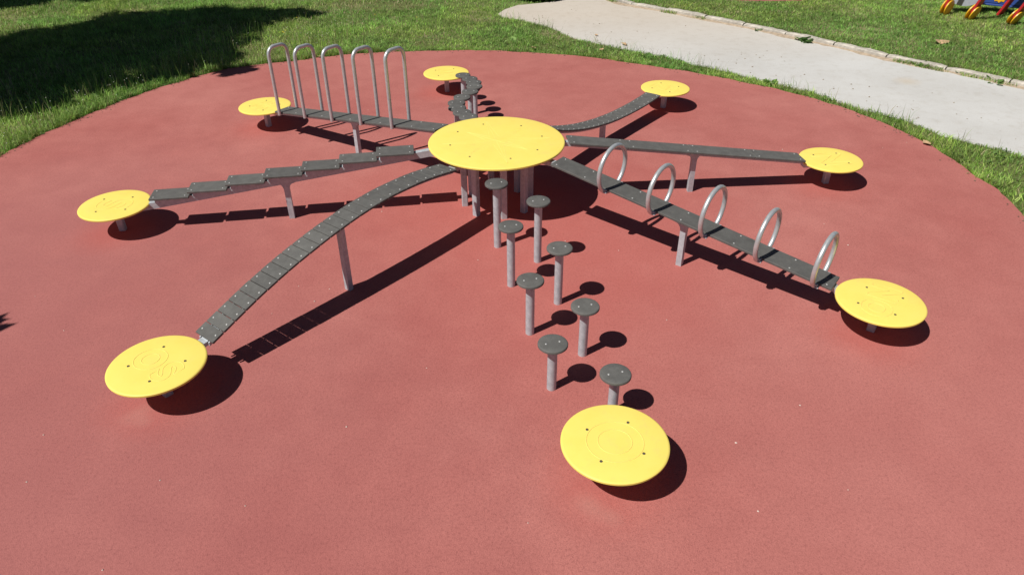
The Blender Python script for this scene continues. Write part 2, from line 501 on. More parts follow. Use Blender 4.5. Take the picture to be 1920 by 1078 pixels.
def square_post(w, z0, z1, bev=0.006):
    bm = bmesh.new(); box(bm, (-w / 2, -w / 2, z0), (w / 2, w / 2, z1), bev); return bm
bm = square_post(0.056, -0.02, H_OUT - 0.036); PLAT_POST = mesh_of('post', bm, 'galv')
bm = bmesh.new(); lathe(bm, [(0, H_OUT - 0.0205), (0.15, H_OUT - 0.0205), (0.15, H_OUT - 0.028), (0.05, H_OUT - 0.037), (0, H_OUT - 0.037)], 32)
PLAT_PLATE = mesh_of('mounting_plate', bm, 'galv', True, 30)

def letter_mesh(ch, size, rad=0.0030):
    cu = bpy.data.curves.new('letter', 'FONT'); cu.body = ch; cu.size = size
    cu.align_x = 'CENTER'; cu.align_y = 'CENTER'
    cu.fill_mode = 'NONE'; cu.bevel_depth = rad; cu.bevel_resolution = 1; cu.resolution_u = 8
    cu.offset = 0.012
    ob = bpy.data.objects.new('tmp', cu); COL.objects.link(ob)
    dg = bpy.context.evaluated_depsgraph_get()
    me = bpy.data.meshes.new_from_object(ob.evaluated_get(dg))
    bpy.data.objects.remove(ob); bpy.data.curves.remove(cu)
    me.name = 'letter'
    me.materials.clear(); me.materials.append(MAT['groove'])
    # centre on the bounding box and flatten to a low moulded bead
    co = np.empty(len(me.vertices) * 3); me.vertices.foreach_get('co', co); co = co.reshape(-1, 3)
    co[:, 0] -= (co[:, 0].min() + co[:, 0].max()) / 2; co[:, 1] -= (co[:, 1].min() + co[:, 1].max()) / 2
    co[:, 2] *= 0.5
    me.vertices.foreach_set('co', co.ravel())
    return me, np.ptp(co[:, 0])
LET = {}
def get_letter(ch, size):
    if (ch, size) not in LET: LET[(ch, size)] = letter_mesh(ch, size)
    return LET[(ch, size)]

ANG = [math.atan2(y, x) for x, y in DISC_XY]
RR = [math.hypot(x, y) for x, y in DISC_XY]
LETTERS = ['O', 'SO', 'S', 'SE', 'E', 'NE', 'N', 'NO']
DISC_LABEL = ['yellow disc platform marked O in front, beside the lowest stepping post',
              'yellow disc platform marked SO at the foot of the arched slatted beam',
              'yellow disc platform marked S at the low end of the stepped plates',
              'yellow disc platform marked SE beside the tall steel hoops',
              'yellow disc platform marked E behind the winding row of stepping posts',
              'yellow disc platform marked NE at the end of the sagging curved beam',
              'yellow disc platform marked N at the end of the plain straight beam',
              'yellow disc platform marked NO at the end of the beam with steel rings']
BOLT_R = 0.172
for k in range(8):
    x, y = DISC_XY[k]
    t = thing('disc_platform', DISC_LABEL[k], 'platform', (x, y, 0), ANG[k], 'outer yellow compass discs')
    d = put('disc', DISC, t, (0, 0, H_OUT))
    for q in range(4):
        a = PI / 4 + q * PI / 2 + 0.02
        put('bolt', BOLTD, d, (BOLT_R * math.cos(a), BOLT_R * math.sin(a), 0.0005))
    txt = LETTERS[k]
    # letters read facing outwards: top of the letter points away from the hub
    size = 0.40 if len(txt) == 1 else 0.255
    ms = [get_letter(c, size) for c in txt]
    gap = 0.02; tot = sum(w for _, w in ms) + gap * (len(ms) - 1)
    xo = -tot / 2
    for me, w in ms:
        cx = xo + w / 2; xo += w + gap
        # text x axis -> local -y, text y axis -> local +x
        put('letter', me, d, (0, -cx, 0.0002), (0, 0, -PI / 2))
    put('post', PLAT_POST, t)
    put('mounting_plate', PLAT_PLATE, t)

# hub
hub = thing('hub_platform', 'large round yellow platform on a ring of steel posts at the centre', 'platform', (0, 0, 0), 0)
d = put('disc', disc_mesh(RC, 0.022, 160), hub, (0, 0, H_C))
for a in ANG:
    put('bolt', BOLTD, d, (0.43 * math.cos(a + 0.10), 0.43 * math.sin(a + 0.10), 0.0005))
bm = bmesh.new()
for k, a in enumerate(ANG):
    R1 = 0.52 if k % 2 == 0 else 0.36
    am = a - PI / 8; ap = a + PI / 8; ri = 0.11
    P = [(0, 0), (ri * math.cos(am), ri * math.sin(am)), (R1 * math.cos(a), R1 * math.sin(a)), (ri * math.cos(ap), ri * math.sin(ap))]
    for u, v in ((1, 2), (2, 3), (0, 2)):
        tube(bm, [(P[u][0], P[u][1], 0.0002), (P[v][0], P[v][1], 0.0002)], 0.0022, 6)
bmesh.ops.scale(bm, vec=(1, 1, 0.4), verts=bm.verts[:])
link('compass_rose', bm, 'groove', d)
bm = square_post(0.056, -0.02, H_C - 0.045); HPOST = mesh_of('post', bm, 'galv')
bm = bmesh.new(); box(bm, (0.05, -0.025, H_C - 0.045), (0.50, 0.025, H_C - 0.0225), 0.003); HARM = mesh_of('support_arm', bm, 'galv')
for a in ANG:
    put('post', HPOST, hub, (0.315 * math.cos(a), 0.315 * math.sin(a), 0), (0, 0, a))
    put('support_arm', HARM, hub, (0, 0, 0), (0, 0, a))

# stepping posts
bm = bmesh.new()
lathe(bm, [(0, 0), (0.05, 0), (0.088, 0), (0.0935, -0.002), (0.0965, -0.007), (0.0965, -0.018), (0.093, -0.022), (0.05, -0.022), (0, -0.022)], 40)
CAP = mesh_of('cap', bm, 'deck', True, 40)
def stepping_post(x, y, h, rot, label, group):
    t = thing('stepping_post', label, 'stepping post', (x, y, 0), rot, group)
    bm = bmesh.new()
    lathe(bm, [(0.0, -0.02), (0.0315, -0.02), (0.0315, h - 0.034), (0.062, h - 0.030), (0.062, h - 0.0225), (0, h - 0.0225)], 24)
    link('post', bm, 'galv', t, True, 30)
    c = put('cap', CAP, t, (0, 0, h))
    for s in (-1, 1): put('bolt', BOLT, c, (0.0, 0.045 * s, 0.0005))
    return t

def arm_pt(k, r, off):
    a = ANG[k]
    return (r * math.cos(a) - off * math.sin(a), r * math.sin(a) + off * math.cos(a))

ORD = ['nearest', 'second', 'third', 'fourth', 'fifth', 'sixth', 'seventh', 'eighth', 'ninth', 'tenth']
O_ST = [(0.817, -0.156, 0.605), (1.130, 0.125, 0.567), (1.442, -0.165, 0.540), (1.759, 0.135, 0.494),
        (2.085, -0.160, 0.460), (2.401, 0.142, 0.413), (2.696, -0.155, 0.374), (3.010, 0.155, 0.332)]
O_LAB = ['grey capped stepping post of the zigzag, left row, closest to the hub',
         'grey capped stepping post of the zigzag, right row, closest to the hub',
         'grey capped stepping post of the zigzag, left row, second from the hub',
         'grey capped stepping post of the zigzag, right row, second from the hub',
         'grey capped stepping post of the zigzag, left row, third from the hub',
         'grey capped stepping post of the zigzag, right row, third from the hub',
         'grey capped stepping post of the zigzag, left row, nearest the camera',
         'shortest grey capped stepping post, half hidden behind the front yellow O disc']
for (r, off, h), lab in zip(O_ST, O_LAB):
    x, y = arm_pt(0, r, off)
    stepping_post(x, y, h, ANG[0] + 0.08, lab, 'zigzag stepping posts in front of the hub')
E_ST = [(2.96, -0.160, 0.342), (2.70, -0.205, 0.372), (2.455, -0.212, 0.402), (2.22, -0.180, 0.430), (1.96, -0.085, 0.458),
        (1.70, 0.050, 0.488), (1.45, 0.150, 0.516), (1.22, 0.178, 0.543), (1.00, 0.160, 0.568), (0.80, 0.128, 0.590)]
for i, (r, off, h) in enumerate(E_ST):
    x, y = arm_pt(4, r, off)
    lab = ('grey capped stepping post of the winding row, touching the far yellow E disc' if i == 0 else
           'grey capped stepping post of the winding row behind the hub, %s from the E disc' % ORD[i])
    stepping_post(x, y, h, ANG[4] + rnd.uniform(-0.3, 0.3), lab, 'winding row of stepping posts behind the hub')

# beams ---------------------------------------------------------------
MIDR = 1.92
def line_z(r): return 0.614 - (r - 0.66) * 0.1345

def beam_thing(k, name, label):
    a = ANG[k]
    return thing(name, label, 'balance beam', (MIDR * math.cos(a), MIDR * math.sin(a), 0), a, 'balance beams radiating from the hub')

def t_post(t, r, ztop, off=0.0, w=0.048, flare=0.065):
    """square tube with curved gussets under the beam; local x along the arm"""
    bm = bmesh.new(); h = w / 2
    prof = [(-h, -0.02), (h, -0.02), (h, ztop - flare)]
    for q in range(1, 5):
        u = q / 4 * PI / 2
        prof.append((h + flare * (1 - math.cos(u)) * 0.85, ztop - flare + flare * math.sin(u)))
    prof2 = [(-x, z) for x, z in prof[2:]][::-1]
    poly = prof + prof2
    A = [bm.verts.new((x, -0.022, z)) for x, z in poly]; B = [bm.verts.new((x, 0.022, z)) for x, z in poly]
    n = len(poly)
    for i in range(n): bm.faces.new((A[i], A[(i + 1) % n], B[(i + 1) % n], B[i]))
    bm.faces.new(A[::-1]); bm.faces.new(B)
    o = link('post', bm, 'galv', t)
    o.location = (r - MIDR, off, 0)
    return o

def plank_mesh(L, w, th, bev=0.003):
    bm = bmesh.new(); box(bm, (-L / 2, -w / 2, -th), (L / 2, w / 2, 0), bev)
    return mesh_of('plank', bm, 'deck')

def slope_m(r, z, ang, y=0.0):
    return Matrix.Translation((r - MIDR, y, z)) @ Matrix.Rotation(ang, 4, 'Y')

BW = 0.20
SL = math.atan(0.1345)
def straight_arm(k, name, label, cuts, bolts=None, r_in=0.665):
    t = beam_thing(k, name, label)
    r_out = RR[k] - 0.312
    # rail under the boards, from the hub post to the platform post
    bm = bmesh.new()
    sweep(bm, [(0.33 - MIDR, line_z(0.66) - 0.004), (0.62 - MIDR, line_z(0.66)), (r_in - MIDR, line_z(r_in)), (r_out - MIDR, line_z(r_out)), (r_out + 0.03 - MIDR, H_OUT - 0.003), (RR[k] - 0.038 - MIDR, H_OUT - 0.006)], -0.03, 0.03, 0.021, 0.061)
    link('rail', bm, 'galv', t)
    edges = [r_in] + cuts + [r_out]
    for a, b in zip(edges, edges[1:]):
        L = (b - a) / math.cos(SL) - 0.0035
        rm = (a + b) / 2
        p = put('plank', plank_mesh(L, BW, 0.020), t, mtx=slope_m(rm, line_z(rm), SL))
        xs = [-(L / 2 - 0.045), L / 2 - 0.045] + ([(r - rm) / math.cos(SL) for r in bolts] if bolts else [])
        for xb in xs:
            for sy in (-1, 1):
                put('bolt', BOLT, p, (xb, sy * (BW / 2 - 0.03), 0.0003))
    t_post(t, 1.91, line_z(1.91) - 0.058)
    return t

n_arm = straight_arm(6, 'plain_beam', 'plain straight grey beam sloping down to the yellow N disc', [1.23, 1.86, 2.49])
ring_arm = straight_arm(7, 'ring_beam', 'straight grey beam threaded through five steel rings', [], [1.0, 1.46, 1.90, 2.35, 2.79])
hoop_arm = straight_arm(3, 'hoop_beam', 'straight grey beam carrying five tall steel hoops', [], [1.0, 1.44, 1.895, 2.35, 2.80])

# rings around the beam
bm = bmesh.new()
tube(bm, [(0, 0.198 * math.cos(u), 0.198 * math.sin(u)) for u in np.linspace(0, 2 * PI, 56, endpoint=False)], 0.019, 12, True)
RING = mesh_of('ring', bm, 'tube', True, 60)
bm = bmesh.new()
box(bm, (0.012, -0.135, -0.030), (0.040, 0.135, -0.0215), 0.001)
box(bm, (0.018, -0.128, -0.0210), (0.030, -0.1015, -0.006), 0.001)
RBR = mesh_of('ring_bracket', bm, 'galv')
for r in (1.212, 1.665, 2.118, 2.561, 2.995):
    o = put('ring', RING, ring_arm, mtx=slope_m(r, line_z(r), 0.03) @ Matrix.Translation((0, 0, 0.139)) @ Matrix.Rotation(-0.04, 4, 'Z'))
    put('bracket', RBR, o, (0, 0, -0.139))

# hoops
bm = bmesh.new()
hw, ht, cr = 0.125, 0.726, 0.085
pts = [(0, hw, -0.026), (0, hw, 0.2), (0, hw, 0.45), (0, hw, ht - cr)]
for q in range(1, 8):
    u = q / 8 * PI / 2; pts.append((0, hw - cr + cr * math.cos(u), ht - cr + cr * math.sin(u)))
pts += [(0, hw - cr, ht), (0, -hw + cr, ht)]
for q in range(1, 8):
    u = PI / 2 + q / 8 * PI / 2; pts.append((0, -hw + cr + cr * math.cos(u), ht - cr + cr * math.sin(u)))
pts += [(0, -hw, ht - cr), (0, -hw, 0.45), (0, -hw, 0.2), (0, -hw, -0.026)]
tube(bm, pts, 0.019, 12)
HOOP = mesh_of('hoop', bm, 'tube', True, 60)
bm = bmesh.new()
box(bm, (-0.012, -hw + 0.01, -0.029), (0.018, hw - 0.01, -0.0215), 0.001)
HBR = mesh_of('bracket', bm, 'galv')
for r in (3.030, 2.578, 2.125, 1.673, 1.220):
    o = put('hoop', HOOP, hoop_arm, (r - MIDR, 0, line_z(r)))
    put('bracket', HBR, o, (0, 0, 0))

# curved slatted beams
def curved_arm(k, name, label, prof, pw, post_off=0.0):
    t = beam_thing(k, name, label)
    P = smoothline(prof, 0.01)
    cum = np.concatenate([[0], np.cumsum(np.linalg.norm(np.diff(P, axis=0), axis=1))])
    n = int(round(cum[-1] / pw)); step = cum[-1] / n
    me = plank_mesh(step - 0.0052, BW, 0.018, 0.002)
    for i in range(n):
        s0, s1 = i * step, (i + 1) * step
        a = np.array([np.interp(s0, cum, P[:, j]) for j in (0, 1)]); b = np.array([np.interp(s1, cum, P[:, j]) for j in (0, 1)])
        c = (a + b) / 2
        p = put('plank', me, t, mtx=slope_m(c[0], c[1], -math.atan2(b[1] - a[1], b[0] - a[0]), rnd.uniform(-0.0015, 0.0015)))
        for sy in (-1, 1): put('bolt', BOLT, p, (rnd.uniform(-0.004, 0.004), sy * (BW / 2 - 0.028), 0.0003))
    for y0, y1 in ((-0.058, -0.046), (0.046, 0.058)):
        bm = bmesh.new()
        sweep(bm, [(p[0] - MIDR, p[1]) for p in P[::4]], y0, y1, 0.019, 0.046)
        link('rail', bm, 'galv', t)
    bm = bmesh.new()
    z1 = P[-1][1]
    sweep(bm, [(P[-1][0] - 0.16 - MIDR, np.interp(P[-1][0] - 0.16, P[:, 0], P[:, 1])), (P[-1][0] - MIDR, z1), (RR[k] - 0.038 - MIDR, H_OUT - 0.02)], -0.035, 0.035, 0.020, 0.050)
    link('end_bracket', bm, 'galv', t)
    bm = bmesh.new()
    z0 = P[0][1]
    sweep(bm, [(0.345 - MIDR, H_C - 0.05), (P[0][0] - MIDR, z0), (P[0][0] + 0.12 - MIDR, np.interp(P[0][0] + 0.12, P[:, 0], P[:, 1]))], -0.035, 0.035, 0.020, 0.050)
    link('end_bracket', bm, 'galv', t)
    zt = float(np.interp(1.88, P[:, 0], P[:, 1]))
    bm = bmesh.new(); box(bm, (-0.022, -0.030, -0.02), (0.022, 0.030, zt - 0.050), 0.005)
    o = link('post', bm, 'galv', t); o.location = (1.88 - MIDR, post_off, 0)
    bm = bmesh.new(); box(bm, (-0.035, -0.0455, zt - 0.049), (0.035, 0.0455, zt - 0.0305), 0.002)
    o = link('saddle', bm, 'galv', t); o.location = (1.88 - MIDR, post_off, 0)
    return t
arch = curved_arm(1, 'arched_beam', 'arched grey slatted beam humped upwards towards the yellow SO disc',
                  [(0.66, 0.612), (0.9, 0.645), (1.15, 0.664), (1.42, 0.666), (1.7, 0.645), (1.93, 0.610), (2.17, 0.562), (2.42, 0.500), (2.66, 0.428), (2.9, 0.342), (3.105, 0.262)], 0.100)
sag = curved_arm(5, 'sagging_beam', 'grey slatted beam sagging in a curve down to the yellow NE disc',
                 [(0.66, 0.585), (0.83, 0.508), (1.06, 0.430), (1.40, 0.345), (1.76, 0.285), (2.13, 0.250), (2.53, 0.240), (2.83, 0.247), (3.03, 0.262)], 0.100)

# stepped plates
st = beam_thing(2, 'stepped_beam', 'stepped grey beam of seven flat plates rising from the yellow S disc')
bm = bmesh.new()
rail_z = lambda r: 0.573 - (r - 0.75) * 0.1335
sweep(bm, [(0.34 - MIDR, rail_z(0.62)), (0.62 - MIDR, rail_z(0.62)), (3.14 - MIDR, rail_z(3.14)), (RR[2] - 0.038 - MIDR, rail_z(3.14) - 0.03)], -0.03, 0.03, 0.0, 0.06)
link('rail', bm, 'galv', st)
for i in range(7):
    ra = 0.757 + i * 0.3345; rb = ra + 0.338
    zt = 0.602 - i * 0.0457
    p = put('plank', plank_mesh(rb - ra, BW, 0.018, 0.0025), st, mtx=slope_m((ra + rb) / 2, zt, 0.0))
    for sx in (-1, 1):
        for sy in (-1, 1): put('bolt', BOLT, p, (sx * ((rb - ra) / 2 - 0.035), sy * 0.065, 0.0003))
    bm = bmesh.new()
    A = []
    for y in (-0.05, 0.05):
        A.append([bm.verts.new((ra + 0.02 - MIDR, y, zt - 0.0185)), bm.verts.new((rb - 0.03 - MIDR, y, zt - 0.0185)), bm.verts.new((rb - 0.03 - MIDR, y, rail_z(rb - 0.03) - 0.02)), bm.verts.new((ra + 0.02 - MIDR, y, rail_z(ra + 0.02) - 0.02))])
    for q in range(4): bm.faces.new((A[0][q], A[0][(q + 1) % 4], A[1][(q + 1) % 4], A[1][q]))
    bm.faces.new(A[0][::-1]); bm.faces.new(A[1])
    link('riser', bm, 'galv', st)
t_post(st, 1.93, rail_z(1.93) - 0.057)
#NEXT
# ------------------------------------------------------------------ grass
def grass_mat():
    m, nt, b = nodes('grass_blade')
    at = nd(nt, 'ShaderNodeAttribute'); at.attribute_name = 'tint'
    nt.links.new(at.outputs['Color'], b.inputs['Base Color'])
    b.inputs['Roughness'].default_value = 0.55; b.inputs['Specular IOR Level'].default_value = 0.3
    tr = nd(nt, 'ShaderNodeBsdfTranslucent'); nt.links.new(at.outputs['Color'], tr.inputs['Color'])
    mx = nd(nt, 'ShaderNodeMixShader'); mx.inputs[0].default_value = 0.38
    nt.links.new(b.outputs[0], mx.inputs[1]); nt.links.new(tr.outputs[0], mx.inputs[2])
    nt.links.new(mx.outputs[0], nt.nodes['Material Output'].inputs['Surface'])
    return m
MAT['grass'] = grass_mat()

CAMV = np.array(CAMP); FWV, RV, UV = (np.array(v) for v in (fw, r2, u2))
def project(X):
    d = X - CAMV; z = d @ FWV
    return 960 + FPX * (d @ RV) / z, 539 - FPX * (d @ UV) / z, z

def vnoise(x, y, s, seed):
    """smooth value noise on a lattice"""
    g = np.random.default_rng(seed).random((64, 64))
    X, Y = x / s, y / s
    i, j = np.floor(X).astype(int), np.floor(Y).astype(int)
    u, v = X - i, Y - j
    u = u * u * (3 - 2 * u); v = v * v * (3 - 2 * v)
    G = lambda a, b: g[a % 64, b % 64]
    return (G(i, j) * (1 - u) + G(i + 1, j) * u) * (1 - v) + (G(i, j + 1) * (1 - u) + G(i + 1, j + 1) * u) * v

def edge_dist(line, X, Y):
    d = np.full(X.shape, 1e9)
    for i in range(0, len(line), 2):
        d = np.minimum(d, np.hypot(X - line[i][0], Y - line[i][1]))
    return d

def scatter(n, x0, x1, y0, y1):
    X = rng.uniform(x0, x1, n); Y = rng.uniform(y0, y1, n)
    px, py, z = project(np.stack([X, Y, np.zeros(n)], 1))
    k = (z > 1) & (px > -420) & (px < 2340) & (py > -130)
    return X[k], Y[k]

GREENS = np.array([[0.200, 0.370, 0.065], [0.260, 0.420, 0.100], [0.150, 0.310, 0.055], [0.310, 0.430, 0.135], [0.225, 0.385, 0.115]])
STRAW = np.array([[0.42, 0.37, 0.21], [0.34, 0.31, 0.16], [0.50, 0.45, 0.30]])

def blades(name, X, Y, Z, H, Wd, lean, straw_p, label, cat, bright=1.0):
    n = len(X)
    a = rng.uniform(0, 2 * PI, n); ld = rng.uniform(0, 2 * PI, n)
    wx, wy = np.cos(a) * Wd, np.sin(a) * Wd
    lx, ly = np.cos(ld) * lean * H, np.sin(ld) * lean * H
    V = np.empty((n, 5, 3), np.float32)
    V[:, 0] = np.stack([X - wx, Y - wy, Z], 1); V[:, 1] = np.stack([X + wx, Y + wy, Z], 1)
    mx, my = X + lx * 0.35, Y + ly * 0.35
    V[:, 2] = np.stack([mx + wx * 0.75, my + wy * 0.75, Z + H * 0.58], 1); V[:, 3] = np.stack([mx - wx * 0.75, my - wy * 0.75, Z + H * 0.58], 1)
    V[:, 4] = np.stack([X + lx, Y + ly, Z + H * np.sqrt(np.maximum(0.1, 1 - lean ** 2 * 0.6))], 1)
    base = np.arange(n)[:, None] * 5
    loops = np.concatenate([base + np.array([0, 1, 2, 3]), base + np.array([3, 2, 4])], 1).ravel()
    starts = (np.arange(n)[:, None] * 7 + np.array([0, 4])).ravel()
    me = bpy.data.meshes.new(name)
    me.vertices.add(n * 5); me.loops.add(n * 7); me.polygons.add(n * 2)
    me.vertices.foreach_set('co', V.ravel())
    me.loops.foreach_set('vertex_index', loops.astype(np.int32))
    me.polygons.foreach_set('loop_start', starts.astype(np.int32))
    me.update(calc_edges=True)
    col = GREENS[rng.integers(0, len(GREENS), n)] * rng.uniform(0.75, 1.3, n)[:, None]
    patch = vnoise(X, Y, 0.55, 3)
    col *= (0.75 + 0.5 * patch)[:, None] * (0.62 + 0.85 * vnoise(X, Y, 0.10, 4))[:, None]
    yel = vnoise(X, Y, 0.8, 8)[:, None]; col *= 1 + (yel - 0.4) * np.array([0.45, 0.10, 0.1])
    isx = rng.random(n) < straw_p
    col[isx] = STRAW[rng.integers(0, 3, isx.sum())] * rng.uniform(0.7, 1.15, isx.sum())[:, None]
    col *= bright * np.array([1.16, 1.14, 1.02])
    C4 = np.ones((n, 5, 4), np.float32); C4[:, :, :3] = col[:, None, :]
    at = me.color_attributes.new('tint', 'FLOAT_COLOR', 'POINT')
    at.data.foreach_set('color', C4.ravel())
    me.materials.append(MAT['grass'])
    o = put(name, me); o['kind'] = 'stuff'
    tag(o, label, cat)
    return o

KW = [(x + 0.0, y) for x, y in kerbL]
def kerb_side(X, Y):          # true behind the kerb
    return inside(LAWN2, X, Y)

# lawn around the rubber
X, Y = scatter(620000, -13.5, 9.5, -3.0, 12.5)
rub = inside(RUBBER, X, Y); pth = inside(PATH, X, Y); beh = kerb_side(X, Y)
dr = edge_dist(RUBBER[::2], X, Y); dk = edge_dist(kerbL, X, Y); dn = edge_dist(nearL, X, Y)
kband = (dk < 0.10) & ~beh
dry = vnoise(X, Y, 1.3, 5) * 0.6 + vnoise(X, Y, 0.45, 6) * 0.4
dryc = np.exp(-(((X + 2.7) / 1.3) ** 2 + ((Y - 8.4) / 0.38) ** 2)) * 0.85 + np.exp(-(((X + 4.6) / 1.8) ** 2 + ((Y - 8.95) / 0.35) ** 2)) * 0.45 + np.exp(-(((X + 0.9) / 0.8) ** 2 + ((Y - 8.6) / 0.3) ** 2)) * 0.5
strip = (X > 0.9) & (dr < 0.75) & (dn < 0.75)
rub &= ~((dr < 0.018) & (vnoise(X, Y, 0.12, 51) > 0.62))
keep = ~rub & ~pth & ~beh & ~kband & (rng.random(len(X)) > dryc * 0.9) & (rng.random(len(X)) < 0.45 + 0.9 * vnoise(X, Y, 0.22, 9))
Xa, Ya = X[keep], Y[keep]; dra = dr[keep]; dna = dn[keep]; da = dry[keep] + dryc[keep]
n = len(Xa)
tall = np.clip((-Xa - 2.0) / 3.0, 0, 1)
H = rng.uniform(0.028, 0.065, n) * (1 + 0.9 * tall * vnoise(Xa, Ya, 0.6, 12)) * (0.65 + 0.7 * vnoise(Xa, Ya, 0.3, 13))
H *= np.where((Xa < -2.2) & (dra < 0.3), 1.55, 1.0)
H *= np.where((Xa > 0.9) & (dra < 0.5), 1.15 + 0.4 * vnoise(Xa, Ya, 0.25, 44), 1.0)
blades('grass', Xa, Ya, np.full(n, GZ), H, rng.uniform(0.0028, 0.0055, n), rng.uniform(0.35, 1.25, n), np.clip((da - 0.55) * 1.2, 0.02, 0.75),
       'short green lawn grass round the red rubber circle, with dry patches', 'grass')
# lawn behind the kerb
farp = np.hypot(X - far_c[0], Y - far_c[1]) < RFAR + 0.02
keep = beh & ~farp & ~((dk < 0.06))
Xb, Yb = X[keep], Y[keep]
n = len(Xb); H = rng.uniform(0.026, 0.055, n) * (0.7 + 0.6 * vnoise(Xb, Yb, 0.3, 14))
blades('grass', Xb, Yb, np.full(n, LZ), H, rng.uniform(0.003, 0.006, n), rng.uniform(0.4, 1.3, n), np.clip((vnoise(Xb, Yb, 0.5, 15) * 0.7 + vnoise(Xb, Yb, 0.17, 16) * 0.3 - 0.5) * 1.2, 0.05, 0.5),
       'mown green lawn behind the kerb, right of the pale path', 'grass')
# tall thin stalks in the shaded grass on the left
X, Y = scatter(15000, -9.5, -2.6, 1.0, 8.0)
rub = inside(RUBBER, X, Y); dr = edge_dist(RUBBER[::2], X, Y)
keep = ~rub & (dr < 2.4) & (rng.random(len(X)) < np.clip(1.15 - dr / 2.4, 0.1, 1) * vnoise(X, Y, 0.5, 21) * 1.3)
n = keep.sum()
blades('tall_grass', X[keep], Y[keep], np.full(n, GZ), rng.uniform(0.12, 0.30, n), rng.uniform(0.0018, 0.0032, n), rng.uniform(0.05, 0.35, n), np.full(n, 0.25),
       'thin tall grass stalks standing in the shaded lawn at left', 'grass', 1.1)
SH = (X[keep], Y[keep])
# tufts rooted in the joint along the foot of the kerb
K = 16000
ii = rng.integers(0, len(kerbL) - 1, K); tt = rng.random(K)[:, None]
P = kerbL[ii] * (1 - tt) + kerbL[ii + 1] * tt
side = np.where(rng.random(K) < 0.6, -rng.uniform(0.005, 0.075, K), 0.112 + rng.uniform(-0.03, 0.03, K))
P = P + np.stack([side * 0.70, side * 0.71], 1)
al = np.hypot(P[:, 0] - 1.2, P[:, 1] - 10.6)
keep = rng.random(K) < np.where(side < 0, np.clip((vnoise(al, al * 0, 0.33, 61) - 0.55) * 3.0, 0, 1), np.clip(vnoise(al, al * 0, 0.4, 62) * 1.3, 0, 1))
keep &= (project(np.c_[P, np.zeros(K)])[1] > -60)
n = keep.sum()
blades('kerb_grass', P[keep, 0], P[keep, 1], np.where(side[keep] < 0, -0.012, LZ - 0.01), rng.uniform(0.03, 0.085, n), rng.uniform(0.0028, 0.005, n), rng.uniform(0.3, 1.1, n), np.full(n, 0.16),
       'ragged grass tufts growing out of the joint along the kerb', 'grass', 0.85)
# uneven fringe of longer grass standing along the rubber rim
K = 60000
ii = rng.integers(0, len(RUBBER), K); oo = np.abs(rng.normal(0, 0.06, K)) + 0.004
P = RUBBER[ii] + nrm[ii] * oo[:, None] + rng.uniform(-0.04, 0.04, (K, 2))
keep = ~inside(RUBBER, P[:, 0], P[:, 1]) & ~inside(PATH, P[:, 0], P[:, 1]) & (P[:, 1] > 0.4) & (P[:, 0] < 5.2)
keep &= rng.random(K) < 0.25 + 0.75 * vnoise(P[:, 0], P[:, 1], 0.16, 91)
Q = P[keep]; n = len(Q)
hh = rng.uniform(0.035, 0.095, n) * (0.5 + 1.0 * vnoise(Q[:, 0], Q[:, 1], 0.14, 92)) * np.where(Q[:, 0] < -2, 1.35, 0.8)
blades('rim_grass', Q[:, 0], Q[:, 1], np.full(n, GZ), hh, rng.uniform(0.0028, 0.005, n), rng.uniform(0.2, 0.9, n), np.full(n, 0.10),
       'uneven fringe of longer grass along the rim of the rubber circle', 'grass', 0.9)
# thin weedy stalks leaning over the path edge
K = 900
ii = rng.integers(0, len(nearL) - 1, K); P = nearL[ii] + rng.uniform(-0.10, 0.06, (K, 2))
keep = ~inside(RUBBER, P[:, 0], P[:, 1]) & (vnoise(P[:, 0], P[:, 1], 0.3, 71) > 0.45)
n = keep.sum()
blades('verge_stalks', P[keep, 0], P[keep, 1], np.full(n, GZ), rng.uniform(0.09, 0.22, n), rng.uniform(0.0015, 0.0028, n), rng.uniform(0.1, 0.7, n), np.full(n, 0.35),
       'thin weedy stalks along the near edge of the pale path', 'grass', 0.9)

# broad leaves: clover and weeds in the turf
def leafy(name, pts, size, nl, label, cat, spread, zb, colr, kind='stuff', group=None):
    n = len(pts) * nl
    V = []; F = []; Cc = []
    for (x, y) in pts:
        if kind is None:      # one plant: every leaf stalk grows from the same crown
            root = len(V); V.append((x, y, zb)); Cc.append((*colr, 1))
        for q in range(nl):
            a = rnd.uniform(0, 2 * PI); L = size * rnd.uniform(0.6, 1.3); w = L * rnd.uniform(0.25, 0.4)
            ox, oy = x + rnd.uniform(-1, 1) * spread, y + rnd.uniform(-1, 1) * spread
            el = rnd.uniform(0.15, 0.9)
            dx, dy, dz = math.cos(a) * math.cos(el), math.sin(a) * math.cos(el), math.sin(el)
            sx, sy = -math.sin(a), math.cos(a)
            b = len(V); z = zb + rnd.uniform(0.0, 0.025)
            V += [(ox, oy, z), (ox + dx * L * .5 + sx * w, oy + dy * L * .5 + sy * w, z + dz * L * .5), (ox + dx * L, oy + dy * L, z + dz * L * 0.75), (ox + dx * L * .5 - sx * w, oy + dy * L * .5 - sy * w, z + dz * L * .5)]
            F.append((b, b + 1, b + 2, b + 3))
            if kind is None:
                V.append((ox + 0.003, oy + 0.003, z)); F.append((root, b, b + 4)); Cc.append((*colr, 1))
            k = rnd.uniform(0.7, 1.3); Cc += [(colr[0] * k, colr[1] * k, colr[2] * k, 1)] * 4
    me = bpy.data.meshes.new(name); me.from_pydata(V, [], F)
    at = me.color_attributes.new('tint', 'FLOAT_COLOR', 'POINT'); at.data.foreach_set('color', np.array(Cc, np.float32).ravel())
    me.materials.append(MAT['grass'])
    o = put(name, me)
    if kind: o['kind'] = kind
    tag(o, label, cat, group)
    return o
X, Y = scatter(9000, -10, 9.5, -1.5, 10)
